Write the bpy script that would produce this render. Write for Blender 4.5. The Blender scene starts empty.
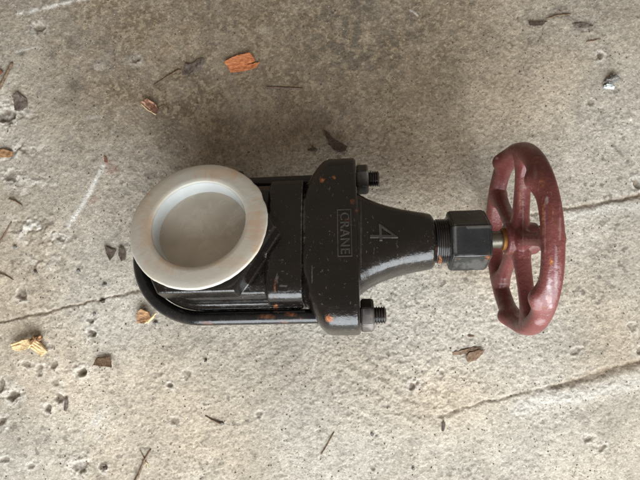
import bpy, bmesh, math, random
import numpy as np
from mathutils import Vector, Matrix, noise as mnoise
random.seed(7); rng = np.random.default_rng(11)
R = math.radians
scene = bpy.context.scene
COL = scene.collection

# ------------------------------------------------------------------ camera, light, exposure
CAM_H, FPX = 0.45, 481.0
cam = bpy.data.cameras.new('camera'); co = bpy.data.objects.new('camera', cam); COL.objects.link(co)
co.location = (0, 0, CAM_H); co.rotation_euler = (0, 0, 0)
cam.sensor_width = 36; cam.lens = 36 * FPX / 640; cam.clip_start = 0.01; cam.clip_end = 50
scene.camera = co

world = bpy.data.worlds.new("World"); scene.world = world; world.use_nodes = True
bg = world.node_tree.nodes['Background']; bg.inputs[0].default_value = (1.0, 0.84, 0.68, 1); bg.inputs[1].default_value = 0.31

def area(name, loc, target, sx, sy, power, col):
    l = bpy.data.lights.new(name, 'AREA'); l.shape = 'RECTANGLE'; l.size = sx; l.size_y = sy; l.energy = power; l.color = col
    o = bpy.data.objects.new(name, l); COL.objects.link(o); o.location = loc
    o.rotation_euler = (Vector(target) - Vector(loc)).to_track_quat('-Z', 'Y').to_euler(); return o
area('doorway_light', (0.25, -1.25, 0.85), (0.1, 0, 0.25), 2.0, 1.25, 82, (0.91, 0.965, 1.0))
scene.view_settings.view_transform = 'Standard'; scene.view_settings.look = 'None'
scene.view_settings.exposure = 0; scene.view_settings.gamma = 1

# ------------------------------------------------------------------ helpers
def fl(px, py, z=0.0):
    """point of the photograph -> world point at height z"""
    d = CAM_H - z
    return Vector(((px - 320) / FPX * d, (240 - py) / FPX * d, z))

def tag(o, label=None, cat=None, group=None, kind=None):
    if label: o['label'] = label
    if cat: o['category'] = cat
    if group: o['group'] = group
    if kind: o['kind'] = kind
    return o
def empty(name, loc):
    o = bpy.data.objects.new(name, None); COL.objects.link(o); o.location = loc; o.empty_display_size = .02; return o
def mesh_obj(name, me, mat, parent=None, smooth=True, angle=None, loc=None):
    o = bpy.data.objects.new(name, me); COL.objects.link(o)
    if mat: me.materials.clear(); me.materials.append(mat)
    if parent: o.parent = parent
    if loc is not None: o.location = loc
    me.shade_smooth() if smooth else me.shade_flat()
    if angle: me.set_sharp_from_angle(angle=R(angle))
    return o
def bm_mesh(bm, M=None, name='m'):
    if M is not None: bm.transform(M)
    bmesh.ops.recalc_face_normals(bm, faces=bm.faces)
    me = bpy.data.meshes.new(name); bm.to_mesh(me); bm.free(); return me
def loft(bm, rings, cap=True, close=False):
    vs = [[bm.verts.new(p) for p in r] for r in rings]
    n = len(vs[0]); k = len(vs)
    for i in range(k if close else k - 1):
        a, b = vs[i], vs[(i + 1) % k]
        for j in range(n):
            bm.faces.new((a[j], a[(j + 1) % n], b[(j + 1) % n], b[j]))
    if cap and not close:
        bm.faces.new(vs[0]); bm.faces.new(list(reversed(vs[-1])))
def ring_x(x, hy, hz, e=2.0, n=48, rot=0.0):
    out = []
    for i in range(n):
        t = 2 * math.pi * i / n
        c, s = math.cos(t), math.sin(t)
        y = hy * math.copysign(abs(c) ** (2 / e), c); z = hz * math.copysign(abs(s) ** (2 / e), s)
        out.append((x, y * math.cos(rot) - z * math.sin(rot), y * math.sin(rot) + z * math.cos(rot)))
    return out
def poly_x(x, r, n=6, a0=0.0, cy=0, cz=0):
    return [(x, cy + r * math.cos(a0 + 2 * math.pi * i / n), cz + r * math.sin(a0 + 2 * math.pi * i / n)) for i in range(n)]
def lathe_x(bm, prof, n=40, cy=0, cz=0):
    loft(bm, [[(x, cy + r * math.cos(2 * math.pi * i / n), cz + r * math.sin(2 * math.pi * i / n)) for i in range(n)] for x, r in prof])
def remesh(bm, vox, smooth=4, fac=0.6):
    bmesh.ops.recalc_face_normals(bm, faces=bm.faces)
    me = bpy.data.meshes.new('tmp'); bm.to_mesh(me); bm.free()
    o = bpy.data.objects.new('tmp', me); COL.objects.link(o)
    m = o.modifiers.new('r', 'REMESH'); m.mode = 'VOXEL'; m.voxel_size = vox; m.adaptivity = 0
    s = o.modifiers.new('s', 'SMOOTH'); s.iterations = smooth; s.factor = fac
    dg = bpy.context.evaluated_depsgraph_get(); dg.update()
    res = bpy.data.meshes.new_from_object(o.evaluated_get(dg))
    bpy.data.objects.remove(o); bpy.data.meshes.remove(me)
    return res
def transform_mesh(me, M):
    me.transform(M); me.update(); return me

# value noise on numpy arrays -------------------------------------------------
def vnoise(x, y, seed=0):
    xi = np.floor(x).astype(np.int64); yi = np.floor(y).astype(np.int64)
    xf = x - xi; yf = y - yi
    u = xf * xf * xf * (xf * (xf * 6 - 15) + 10); v = yf * yf * yf * (yf * (yf * 6 - 15) + 10)
    def h(a, b):
        k = (a * 374761393 + b * 668265263 + seed * 974634777) & 0xffffffff
        k = ((k ^ (k >> 13)) * 1274126177) & 0xffffffff
        k = ((k ^ (k >> 15)) * 2246822519) & 0xffffffff
        return ((k ^ (k >> 16)) & 0xffffff) / float(0xffffff) * 2 - 1
    return (h(xi, yi) * (1 - u) + h(xi + 1, yi) * u) * (1 - v) + (h(xi, yi + 1) * (1 - u) + h(xi + 1, yi + 1) * u) * v
def fbm(x, y, size, oct=4, seed=0, gain=.5):
    a, s, t = 1.0, 0.0, 0.0
    for i in range(oct):
        c, sn = math.cos(.7 * i + seed), math.sin(.7 * i + seed)
        s = s + a * vnoise((x * c - y * sn) / size + 17.3 * i, (x * sn + y * c) / size - 9.1 * i, seed + i); t += a
        a *= gain; size *= .5
    return s / t
def sstep(a, b, x):
    t = np.clip((x - a) / (b - a), 0, 1); return t * t * (3 - 2 * t)
def seg_dist(px, py, pts):
    """distance (in photograph pixels) and position along a polyline"""
    best = np.full(px.shape, 1e9); 
    for (ax, ay), (bx, by) in zip(pts[:-1], pts[1:]):
        dx, dy = bx - ax, by - ay; L = dx * dx + dy * dy
        t = np.clip(((px - ax) * dx + (py - ay) * dy) / L, 0, 1)
        best = np.minimum(best, np.hypot(px - ax - t * dx, py - ay - t * dy))
    return best

# ------------------------------------------------------------------ materials
def mat(name):
    m = bpy.data.materials.new(name); m.use_nodes = True
    nt = m.node_tree; b = nt.nodes['Principled BSDF']; return m, nt, b
def N(nt, t, **kw):
    n = nt.nodes.new(t)
    for k, v in kw.items():
        if k in n.inputs.keys(): n.inputs[k].default_value = v
        else: setattr(n, k, v)
    return n
def noise_tex(nt, scale, detail=4, rough=.55, coord='Object', dist=0.0):
    tc = N(nt, 'ShaderNodeTexCoord'); n = N(nt, 'ShaderNodeTexNoise', Scale=scale, Detail=detail, Roughness=rough, Distortion=dist)
    nt.links.new(tc.outputs[coord], n.inputs['Vector']); return n
def ramp(nt, src, stops):
    r = N(nt, 'ShaderNodeValToRGB'); e = r.color_ramp.elements
    while len(e) > 1: e.remove(e[0])
    e[0].position = stops[0][0]; e[0].color = (*stops[0][1], 1)
    for p, c in stops[1:]:
        q = e.new(p); q.color = (*c, 1)
    nt.links.new(src, r.inputs[0]); return r
def mix(nt, fac, a, b, mode='MIX'):
    m = N(nt, 'ShaderNodeMix', data_type='RGBA', blend_type=mode)
    for i, v in ((0, fac), (6, a), (7, b)):
        if hasattr(v, 'links'): nt.links.new(v, m.inputs[i])
        elif isinstance(v, tuple): m.inputs[i].default_value = (*v, 1)
        else: m.inputs[i].default_value = v
    return m.outputs[2]
def bump(nt, b, srcs):
    prev = None
    for src, st, d in srcs:
        n = N(nt, 'ShaderNodeBump', Strength=st, Distance=d); nt.links.new(src, n.inputs['Height'])
        if prev: nt.links.new(prev, n.inputs['Normal'])
        prev = n.outputs[0]
    nt.links.new(prev, b.inputs['Normal'])
g3 = lambda v: (v, v, v)

def painted(name, base, base2, rough, rust_amt=.5, speck=(.5, .42, .33), grain=1.0, rth=.69, spec=.5, coat=0.0, edge=.7, edgec=(.085, .065, .05)):
    """painted cast iron; the 'wear' attribute: red = rust spot, green = paint worn to pale primer and painted highlights"""
    m, nt, b = mat(name); L = nt.links
    n1 = noise_tex(nt, 38, 5, .6); n2 = noise_tex(nt, 420, 3, .5); n3 = noise_tex(nt, 1100, 2, .5); n4 = noise_tex(nt, 95, 4, .6)
    c = mix(nt, ramp(nt, n1.outputs[0], [(.35, g3(0)), (.7, g3(1))]).outputs[0], base, base2)
    # dusty pale specks
    sp = ramp(nt, n2.outputs[0], [(.665, g3(0)), (.71, g3(.32))])
    c = mix(nt, sp.outputs[0], c, speck)
    rr = ramp(nt, n4.outputs[0], [(rth, g3(0)), (rth + .05, g3(rust_amt))])
    c = mix(nt, rr.outputs[0], c, (.16, .055, .022))
    geo = N(nt, 'ShaderNodeNewGeometry')
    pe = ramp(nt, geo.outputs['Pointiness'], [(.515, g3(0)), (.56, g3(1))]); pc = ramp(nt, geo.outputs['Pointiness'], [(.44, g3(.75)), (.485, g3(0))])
    brk = ramp(nt, n4.outputs[0], [(.40, g3(0)), (.62, g3(edge))])
    c = mix(nt, mix(nt, 1.0, pe.outputs[0], brk.outputs[0], 'MULTIPLY'), c, edgec)
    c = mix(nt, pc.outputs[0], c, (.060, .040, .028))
    tcs = N(nt, 'ShaderNodeTexCoord'); mps = N(nt, 'ShaderNodeMapping'); mps.inputs['Scale'].default_value = (1.0, .12, .6); mps.inputs['Rotation'].default_value = (.2, .3, .7); L.new(tcs.outputs['Object'], mps.inputs[0])
    ns = N(nt, 'ShaderNodeTexNoise', Scale=900, Detail=1); L.new(mps.outputs[0], ns.inputs['Vector'])
    c = mix(nt, mix(nt, 1.0, ramp(nt, ns.outputs[0], [(.72, g3(0)), (.76, g3(.45))]).outputs[0], ramp(nt, n1.outputs[0], [(.5, g3(0)), (.6, g3(1))]).outputs[0], 'MULTIPLY'), c, speck)
    at = N(nt, 'ShaderNodeAttribute', attribute_name='wear'); sx = N(nt, 'ShaderNodeSeparateColor'); L.new(at.outputs['Color'], sx.inputs[0])
    rc = ramp(nt, n2.outputs[0], [(.35, (.10, .03, .012)), (.5, (.30, .095, .03)), (.62, (.50, .19, .05))])
    c = mix(nt, sx.outputs[0], c, rc.outputs[0])
    fl_ = ramp(nt, n4.outputs[0], [(.38, g3(.15)), (.50, g3(1))]); c = mix(nt, mix(nt, 1.0, sx.outputs[1], fl_.outputs[0], 'MULTIPLY'), c, (.42, .33, .34))
    c = mix(nt, sx.outputs[2], c, (.20, .19, .18))
    L.new(c, b.inputs['Base Color'])
    ro = ramp(nt, n4.outputs[0], [(.3, g3(rough - .07)), (.7, g3(rough + .1))])
    ro2 = mix(nt, sx.outputs[0], ro.outputs[0], g3(.85)); L.new(ro2, b.inputs['Roughness'])
    b.inputs['Specular IOR Level'].default_value = spec * .85
    b.inputs['Coat Weight'].default_value = coat; b.inputs['Coat Roughness'].default_value = .13
    bump(nt, b, [(n4.outputs[0], .5 * grain, .0016), (n2.outputs[0], .36 * grain, .0006), (n3.outputs[0], .2 * grain, .0002)])
    return m
M_BLACK = painted('black_cast_paint', (.0050, .0042, .0038), (.0100, .0072, .0058), .24, .10, (.20, .18, .155), 1.1, spec=.40, coat=.35)
M_NUT = painted('black_nut_paint', (.010, .0115, .012), (.022, .024, .024), .30, .7, (.18, .15, .12), .5)
M_ROD = painted('black_rod_paint', (.006, .006, .007), (.012, .013, .014), .17, .7, (.15, .1, .07), .35)
M_RED = painted('red_wheel_paint', (.116, .025, .023), (.175, .054, .049), .38, .5, (.36, .21, .19), 1.3, rth=.62, edge=.8, edgec=(.30, .13, .12))

def metal(name, col, rough):
    m, nt, b = mat(name); n = noise_tex(nt, 300, 4); c = mix(nt, n.outputs[0], tuple(x * .5 for x in col), col)
    nt.links.new(c, b.inputs['Base Color']); b.inputs['Metallic'].default_value = .85; b.inputs['Roughness'].default_value = rough
    bump(nt, b, [(n.outputs[0], .4, .0003)]); return m
M_STEM = metal('stem_metal', (.24, .22, .18), .42)
M_PACK = metal('rusty_collar', (.36, .17, .05), .65)

def plastic(name, dirt=False):
    m, nt, b = mat(name); L = nt.links
    n1 = noise_tex(nt, 22, 4, .6); n2 = noise_tex(nt, 260, 4, .6); n3 = noise_tex(nt, 60, 5, .65, dist=.8)
    if not dirt:
        c = mix(nt, ramp(nt, n1.outputs[0], [(.4, g3(0)), (.68, g3(1))]).outputs[0], (.54, .53, .475), (.56, .51, .425))
        at = N(nt, 'ShaderNodeAttribute', attribute_name='wear'); sx = N(nt, 'ShaderNodeSeparateColor'); L.new(at.outputs['Color'], sx.inputs[0])
        c = mix(nt, sx.outputs[0], c, (.55, .38, .25))
        c = mix(nt, ramp(nt, n3.outputs[0], [(.66, g3(0)), (.78, g3(.5))]).outputs[0], c, (.40, .27, .18))
        c = mix(nt, ramp(nt, n2.outputs[0], [(.72, g3(0)), (.76, g3(.8))]).outputs[0], c, (.14, .09, .06))
    else:
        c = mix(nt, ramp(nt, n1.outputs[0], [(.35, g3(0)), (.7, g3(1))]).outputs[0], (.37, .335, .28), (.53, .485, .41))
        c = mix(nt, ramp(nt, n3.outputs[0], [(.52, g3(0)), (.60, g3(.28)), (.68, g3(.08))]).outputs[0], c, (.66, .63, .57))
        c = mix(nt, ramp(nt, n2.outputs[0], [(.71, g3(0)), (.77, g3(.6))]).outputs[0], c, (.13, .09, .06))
    L.new(c, b.inputs['Base Color'])
    b.inputs['Roughness'].default_value = .50 if not dirt else .6
    b.inputs['Subsurface Weight'].default_value = .12 if not dirt else .05
    b.inputs['Subsurface Radius'].default_value = (.004, .003, .002); b.inputs['Subsurface Scale'].default_value = 1.0
    bump(nt, b, [(n3.outputs[0], .2, .001), (n2.outputs[0], .3, .0004)]); return m
M_CAP = plastic('milky_plastic'); M_WELL = plastic('dusty_plastic', True)
M_WALL, _nt, _b = mat('clean_white_plastic')
_n = noise_tex(_nt, 60, 4); _nt.links.new(ramp(_nt, _n.outputs[0], [(.3, (.54, .56, .55)), (.75, (.63, .67, .67))]).outputs[0], _b.inputs['Base Color'])
_b.inputs['Roughness'].default_value = .35; _b.inputs['Subsurface Weight'].default_value = .15; _b.inputs['Subsurface Radius'].default_value = (.004, .004, .004)
_b.inputs['Subsurface Scale'].default_value = 1.0

def organic(name, a, b2, scale=300, rough=.7, stretch=None):
    m, nt, b = mat(name)
    tc = N(nt, 'ShaderNodeTexCoord'); mp = N(nt, 'ShaderNodeMapping'); mp.inputs['Scale'].default_value = stretch or (1, 1, 1)
    nt.links.new(tc.outputs['Object'], mp.inputs[0])
    n = N(nt, 'ShaderNodeTexNoise', Scale=scale, Detail=4, Roughness=.6); nt.links.new(mp.outputs[0], n.inputs['Vector'])
    nt.links.new(ramp(nt, n.outputs[0], [(.36, a), (.64, b2)]).outputs[0], b.inputs['Base Color'])
    b.inputs['Roughness'].default_value = rough; b.inputs['Specular IOR Level'].default_value = .3
    bump(nt, b, [(n.outputs[0], .6, .0006)]); return m
W_STR = (.25, 1, 1)
M_ORANGE = organic('orange_wood', (.34, .10, .04), (.66, .26, .11), 900, .7, W_STR)
M_PALE = organic('pale_wood', (.50, .30, .13), (.88, .70, .42), 1300, .7, W_STR)
M_TAN = organic('tan_wood', (.12, .06, .03), (.42, .24, .115), 900, .7, W_STR)
M_LEAF = organic('dark_leaf', (.045, .032, .024), (.10, .075, .058), 500)
M_LEAFT = organic('brown_bark', (.10, .06, .035), (.22, .14, .085), 700)
M_LEAFG = organic('grey_brown_leaf', (.055, .042, .034), (.17, .135, .11), 420)
M_LEAFR = organic('red_brown_leaf', (.10, .045, .03), (.22, .10, .07), 500)
M_TWIG = organic('brown_twig', (.10, .065, .04), (.24, .165, .105), 600)
M_NAIL = organic('rusted_steel', (.10, .065, .05), (.24, .17, .13), 900, .5)
M_STONE = organic('white_stone', (.40, .44, .44), (.68, .74, .73), 300, .6)
M_STONEG = organic('grey_stone', (.10, .10, .095), (.26, .24, .22), 500, .8)
M_COPPER = organic('copper_foil', (.09, .045, .03), (.48, .26, .16), 420, .4)

# ------------------------------------------------------------------ concrete floor (real relief + stain and painted shade colours)
def axis_pts(lo, hi, step, far):
    core = np.arange(lo, hi + step / 2, step)
    k = [step * 1.25 ** i for i in range(1, 60)]
    a = np.cumsum(k); a = a[a < far]
    return np.concatenate([(lo - a)[::-1], core, hi + a])
xs = axis_pts(-.335, .335, .00076, 2.6); ys = axis_pts(-.255, .255, .00076, 2.6)
GX, GY = np.meshgrid(xs, ys); PX = GX / CAM_H * FPX + 320; PY = 240 - GY / CAM_H * FPX
wx = PX + 5 * fbm(GX, GY, .02, 3, 5); wy = PY + 5 * fbm(GX, GY, .02, 3, 6)
soilish = sstep(200, 330, PX) * sstep(700, 500, PX + .2 * PY)
roughzone = .75 + .5 * sstep(-.2, .5, fbm(GX, GY, .12, 3, 9))
hgt = .0009 * fbm(GX, GY, .11, 3, 1)
# flaky chatter of worn concrete: terraced fine noise
f1 = fbm(GX, GY, .0062, 3, 2, .6); f2 = fbm(GX, GY, .0030, 2, 3, .8)
fine = .35 * f1 + .65 * f2
hgt += (.00016 + .00005 * soilish) * roughzone * (1.5 * fine + 1.0 * sstep(.02, .10, fine) - .9 * sstep(-.25, -.36, fine))
f3 = rng.uniform(-1, 1, GX.shape); hgt += .00003 * f3
# trowel arcs, lower middle
rad = np.hypot(PX - 520, (PY - 130)); arc = np.sin(rad / 2.3 + 1.5 * f1 + 3 * fbm(GX, GY, .03, 2, 31)); arcm = np.exp(-(((PX - 385) / 60) ** 2 + ((PY - 385) / 45) ** 2))
hgt += .00030 * arc * arcm
rad2 = np.hypot(PX - 120, PY - 150); arc2 = np.sin(rad2 / 2.4 + 1.5 * f1); am2 = np.exp(-(((PX - 270) / 60) ** 2 + ((PY - 375) / 35) ** 2)); hgt += .00018 * arc2 * am2
pits = np.zeros_like(GX); crack = np.zeros_like(GX); cline = np.zeros_like(GX); pale = np.zeros_like(GX); dark = np.zeros_like(GX)
# cracks / joints
def crackline(pts, w, depth, strength=1.0, edge=0.0):
    global hgt, crack, pale, cline
    d = seg_dist(PX + 2.4 * fbm(GX, GY, .012, 4, 41, .7), PY + 2.6 * fbm(GX, GY, .010, 4, 42, .75), pts); w = w * (1 + .7 * fbm(GX, GY, .015, 3, 43)); strength = strength * (.75 + .5 * fbm(GX, GY, .02, 3, 44))
    k = np.exp(-(d / w) ** 2); hgt = hgt - depth * k; crack = np.maximum(crack, strength * np.exp(-(d / (w * 1.25)) ** 2)); cline = np.maximum(cline, strength * np.exp(-(d / .55) ** 2)); pale = np.maximum(pale, .35 * strength * np.exp(-((d - w * 2.2) / (w * .9)) ** 2) * sstep(-.1, .3, f1))
crackline([(-60, 336), (0, 322), (60, 309), (138, 291)], 1.3, .0010, 1.0)
crackline([(138, 291), (300, 262), (480, 222), (562, 209)], 1.6, .0008, .6)
crackline([(560, 210), (600, 203), (645, 195), (720, 182)], 2.4, .0016, .95)
crackline([(440, 416), (478, 404), (520, 394), (562, 384)], 1.5, .0009, .55)
crackline([(555, 386), (600, 374), (645, 360), (720, 338)], 3.4, .0018, .95)
# raised torn lip under the right-hand crack, slab step
d = seg_dist(wx, wy, [(520, 408), (560, 398), (610, 388), (660, 372)])
hgt += .0009 * np.exp(-(d / 7) ** 2) * (.6 + .8 * f1); pale = np.maximum(pale, .55 * np.exp(-(d / 8) ** 2))
d = seg_dist(wx, wy, [(566, 218), (600, 211), (660, 203)]); pale = np.maximum(pale, .5 * np.exp(-(d / 4) ** 2))
# pits with rims
for (x, y, r, dp) in [(90, 333, 4.6, 1), (89, 319, 3.6, .8), (80, 372, 5.8, 1), (57, 365, 4, .6), (40, 368, 4, .6), (41, 374, 3.5, .5), (14, 394, 6, .9), (59, 397, 4.5, .8), (47, 406, 4, .9),
                      (57, 384, 4.5, .4), (27, 364, 4, .5), (170, 386, 3.6, .8), (22, 293, 4.5, .7), (60, 326, 3, .3), (1, 421, 5, .9), (2, 386, 4, .8), (413, 385, 4, .9), (80, 465, 7, .6), (105, 467, 3.5, .8),
                      (187, 373, 4, .5), (173, 420, 4, .4), (260, 416, 3, .5), (50, 345, 3, .3), (62, 238, 5, .5), (16, 300, 3, .2), (10, 176, 6, .7), (6, 118, 8, .9), (588, 438, 4, .6), (601, 447, 4, .6),
                      (375, 435, 3, .6), (373, 470, 3, .5), (590, 105, 3, .4), (602, 57, 3.5, .8), (637, 183, 4, .8), (137, 60, 5, .4), (630, 330, 4, .4), (37, 30, 6, .5), (160, 373, 3, .3), (203, 402, 2.5, .4),
                      (120, 180, 3, .3), (33, 465, 4, .5), (6, 462, 4, .5), (620, 60, 3, .3), (575, 350, 4, .4), (640, 350, 4, .6), (290, 438, 2.5, .3), (440, 372, 3, .4)]:
    ww = np.hypot(wx - x, wy - y) + 1.1 * f1 * r * .5
    k = np.exp(-(ww / (r * .85)) ** 6); hgt -= .0026 * dp * k * (r / 4.5); pits = np.maximum(pits, dp * k)
    rim = np.exp(-((ww - r * 1.35) / (r * .45)) ** 2); hgt += .0006 * dp * rim * (.5 + f2); pale = np.maximum(pale, .62 * np.sqrt(dp) * rim * sstep(-.5, .2, f2))
# crumbly patches
for (x, y, rx, ry, s) in [(33, 228, 24, 16, 1.0), (10, 112, 18, 14, .9), (20, 150, 22, 10, .7), (60, 237, 14, 8, .8), (45, 262, 25, 12, .5), (35, 180, 26, 12, .5), (95, 65, 20, 10, .4), (620, 120, 22, 6, .5), (75, 462, 22, 10, .5), (560, 20, 30, 12, .4)]:
    k = np.exp(-(((wx - x) / rx) ** 2 + ((wy - y) / ry) ** 2)); c = fbm(GX, GY, .0085, 3, 51)
    hgt += k * s * .0030 * (np.abs(c) * 1.6 - .35); pale = np.maximum(pale, .75 * s * k * sstep(-.05, .25, c)); dark = np.maximum(dark, .35 * s * k * sstep(.1, -.25, c))
# chalky scratches
for pts, w, s in [([(18, 14), (55, 6), (92, -3)], 1.8, 1.3), ([(69, 226), (85, 200), (104, 165)], 2.3, 1.3), ([(107, 150), (118, 112)], 1.6, .35), ([(410, 10), (417, 15)], .9, .9), ([(92, 425), (104, 411)], 4, .6),
                  ([(70, 450), (86, 428)], 2.5, .3), ([(316, 358), (312, 372)], 1.2, .5), ([(88, 118), (102, 116)], 1.2, .4), ([(15, 52), (38, 47)], 1.3, .5), ([(100, 441), (96, 436)], 3, .4)]:
    d = seg_dist(PX + fbm(GX, GY, .01, 3, 61), PY + fbm(GX, GY, .01, 3, 62), pts)
    k = s * np.exp(-(d / w) ** 2) * sstep(-.75, .1, fbm(GX, GY, .006, 3, 63)); pale = np.maximum(pale, k); hgt += .00015 * k
hgt *= 1.0
# brown soiling and soft valve shadow painted in at the back, with dark oil blotches
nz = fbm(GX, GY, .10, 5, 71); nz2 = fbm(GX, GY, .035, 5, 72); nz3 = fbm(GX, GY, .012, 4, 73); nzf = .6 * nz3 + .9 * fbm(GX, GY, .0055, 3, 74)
soil_shade = sstep(200, 80, PY + 45 * nz + 20 * nz2) * sstep(560, 400, PX + 40 * nz + 15 * nz2 - .25 * (150 - PY)) * sstep(-60, 120, PX + 25 * nz)
soil_shade = np.maximum(soil_shade, .50 * sstep(150, 0, PY + 40 * nz) * np.ones_like(PX))
soil_shade = np.maximum(soil_shade, .55 * np.exp(-(((PX - 300) / 230) ** 2 + ((PY - 165) / 38) ** 2)))
def blot(x, y, rx, ry, s, thr=.0):
    global dark
    k = np.exp(-(((PX - x) / rx) ** 2 + ((PY - y) / ry) ** 2)); dark = np.maximum(dark, s * k * sstep(thr - .22, thr + .22, nzf + .4 * nz2))
for a in [(345, 40, 60, 55, 1.0, .05), (395, 40, 30, 40, .85, 0), (365, 5, 16, 14, 1.1, -.3), (330, 110, 40, 35, .6, .08), (455, 60, 35, 70, .45, .0), (75, 86, 7, 9, 1.0, -.5), (62, 103, 10, 8, .5, -.2), (22, 54, 4, 3, .9, -.6), (52, 54, 4, 4, .9, -.6),
          (100, 45, 25, 6, .55, 0), (133, 58, 14, 8, .7, 0), (36, 31, 8, 6, .9, -.2), (195, 85, 5, 4, .8, -.5), (70, 265, 45, 22, .45, 0), (110, 240, 14, 10, .5, -.2), (575, 10, 60, 12, .6, .05), (560, 16, 12, 3, .9, -.4), (583, 26, 11, 4, .9, -.4),
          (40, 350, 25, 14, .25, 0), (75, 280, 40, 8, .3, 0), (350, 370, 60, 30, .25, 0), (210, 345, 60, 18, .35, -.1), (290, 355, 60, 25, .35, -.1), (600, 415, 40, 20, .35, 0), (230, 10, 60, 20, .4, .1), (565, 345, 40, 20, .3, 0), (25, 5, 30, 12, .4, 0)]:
    blot(*a)
spk = sstep(.50, .62, fbm(GX, GY, .0055, 2, 81)) * sstep(-.25, .35, fbm(GX, GY, .09, 3, 82)); dark = np.maximum(dark, .75 * spk)
warm = sstep(-.3, .5, fbm(GX, GY, .16, 3, 91))
warm = np.maximum(warm, np.exp(-(((PX - 440) / 60) ** 2 + ((PY - 400) / 35) ** 2)))
base = np.array([.400, .365, .315])[None, None] * np.ones(GX.shape + (1,))
cool = np.array([.400, .366, .312]); wrm = np.array([.450, .378, .290])
base = cool * (1 - warm[..., None]) + wrm * warm[..., None]
base = base * (1 + .10 * nz2 + .10 * nz3)[..., None]
base = base * (1 + .10 * f1 + .12 * f2 + .08 * sstep(.02, .08, fine) - .12 * sstep(-.25, -.40, fine))[..., None]
base = base * (1 - .10 * sstep(-.1, .5, fbm(GX, GY, .07, 4, 75)) + .10 * sstep(.1, .5, fbm(GX, GY, .05, 4, 76)))[..., None]
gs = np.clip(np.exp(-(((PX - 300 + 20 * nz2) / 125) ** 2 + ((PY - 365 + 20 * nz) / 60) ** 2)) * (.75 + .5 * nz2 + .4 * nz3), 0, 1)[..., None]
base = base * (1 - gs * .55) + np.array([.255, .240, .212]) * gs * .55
gs = np.clip(sstep(-.05, .45, fbm(GX, GY, .085, 5, 78)) * (.7 + .6 * nz3), 0, 1)[..., None]; base = base * (1 - gs * .38) + np.array([.25, .215, .165]) * gs * .38
sc_ = (.92 * soil_shade)[..., None] * (.85 + .25 * nz3)[..., None]
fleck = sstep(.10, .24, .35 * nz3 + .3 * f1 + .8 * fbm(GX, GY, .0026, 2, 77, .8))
soil_shade_col = np.array([.160, .114, .068])[None, None] * (1 + .30 * nz2 + .25 * f1)[..., None] * (1 - fleck[..., None] * .75) + np.array([.31, .248, .165])[None, None] * fleck[..., None] * .75
base = base * (1 - np.clip(sc_, 0, 1)) + soil_shade_col * np.clip(sc_, 0, 1)
dk = np.clip(dark * .75, 0, 1)[..., None]; base = base * (1 - dk) + np.array([.095, .082, .065]) * dk
ck = np.clip(crack * 1.1 * (.8 + .5 * nz3), 0, 1)[..., None]; base = base * (1 - ck) + np.array([.165, .115, .07]) * ck
ck = np.clip(cline * .7, 0, 1)[..., None]; base = base * (1 - ck) + np.array([.06, .042, .028]) * ck
pk = np.clip(pits * .85, 0, 1)[..., None]; base = base * (1 - pk) + np.array([.15, .12, .09]) * pk
pl = np.clip(pale * .8, 0, 1)[..., None]; base = base * (1 - pl) + np.array([.60, .58, .54]) * pl
for (x, y, r, s) in [(107, 161, 3, .5), (112, 169, 5, .5), (93, 199, 4, .5)]:
    k = (s * np.exp(-(np.hypot(wx - x, wy - y) / r) ** 2))[..., None]; base = base * (1 - k) + np.array([.22, .09, .07]) * k
base = np.clip(base, .02, .9)
ny, nx = GX.shape
me = bpy.data.meshes.new('floor'); co3 = np.stack([GX, GY, hgt], -1).reshape(-1, 3).astype(np.float32)
me.vertices.add(nx * ny); me.vertices.foreach_set('co', co3.ravel())
ii = (np.arange(ny - 1)[:, None] * nx + np.arange(nx - 1)[None, :]).ravel()
quads = np.stack([ii, ii + 1, ii + nx + 1, ii + nx], -1).astype(np.int32)
me.loops.add(quads.size); me.loops.foreach_set('vertex_index', quads.ravel())
me.polygons.add(len(quads)); me.polygons.foreach_set('loop_start', np.arange(0, quads.size, 4, dtype=np.int32))
me.update(calc_edges=True)
ca = me.color_attributes.new('stain_shade', 'FLOAT_COLOR', 'POINT')
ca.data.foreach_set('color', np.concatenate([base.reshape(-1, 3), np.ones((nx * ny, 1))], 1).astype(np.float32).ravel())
M_FLOOR, nt, b = mat('worn_concrete')
at = N(nt, 'ShaderNodeAttribute', attribute_name='stain_shade')
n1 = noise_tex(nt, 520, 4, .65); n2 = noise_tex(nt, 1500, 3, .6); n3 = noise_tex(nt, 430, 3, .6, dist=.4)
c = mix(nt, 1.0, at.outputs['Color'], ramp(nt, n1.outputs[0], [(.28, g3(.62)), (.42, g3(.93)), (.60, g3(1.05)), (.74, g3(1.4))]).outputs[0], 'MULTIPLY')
n5 = noise_tex(nt, 470, 3, .6, dist=.6); n6 = noise_tex(nt, 26, 3, .6)
clus = ramp(nt, n6.outputs[0], [(.38, g3(.25)), (.62, g3(1))])
dn = ramp(nt, n3.outputs[0], [(.345, g3(.85)), (.385, g3(0))]); c = mix(nt, mix(nt, 1.0, dn.outputs[0], clus.outputs[0], 'MULTIPLY'), c, (.11, .085, .06))
lf_ = ramp(nt, n5.outputs[0], [(.56, g3(0)), (.60, g3(.42))]); c2 = mix(nt, 1.0, c, (1.65, 1.62, 1.58), 'MULTIPLY'); c = mix(nt, lf_.outputs[0], c, c2)
c = mix(nt, ramp(nt, n2.outputs[0], [(.64, g3(0)), (.72, g3(.4))]).outputs[0], c, (.62, .60, .56))
nt.links.new(c, b.inputs['Base Color']); b.inputs['Roughness'].default_value = .88; b.inputs['Specular IOR Level'].default_value = .25
bump(nt, b, [(n1.outputs[0], .6, .0011), (n2.outputs[0], .7, .0008)])
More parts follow.
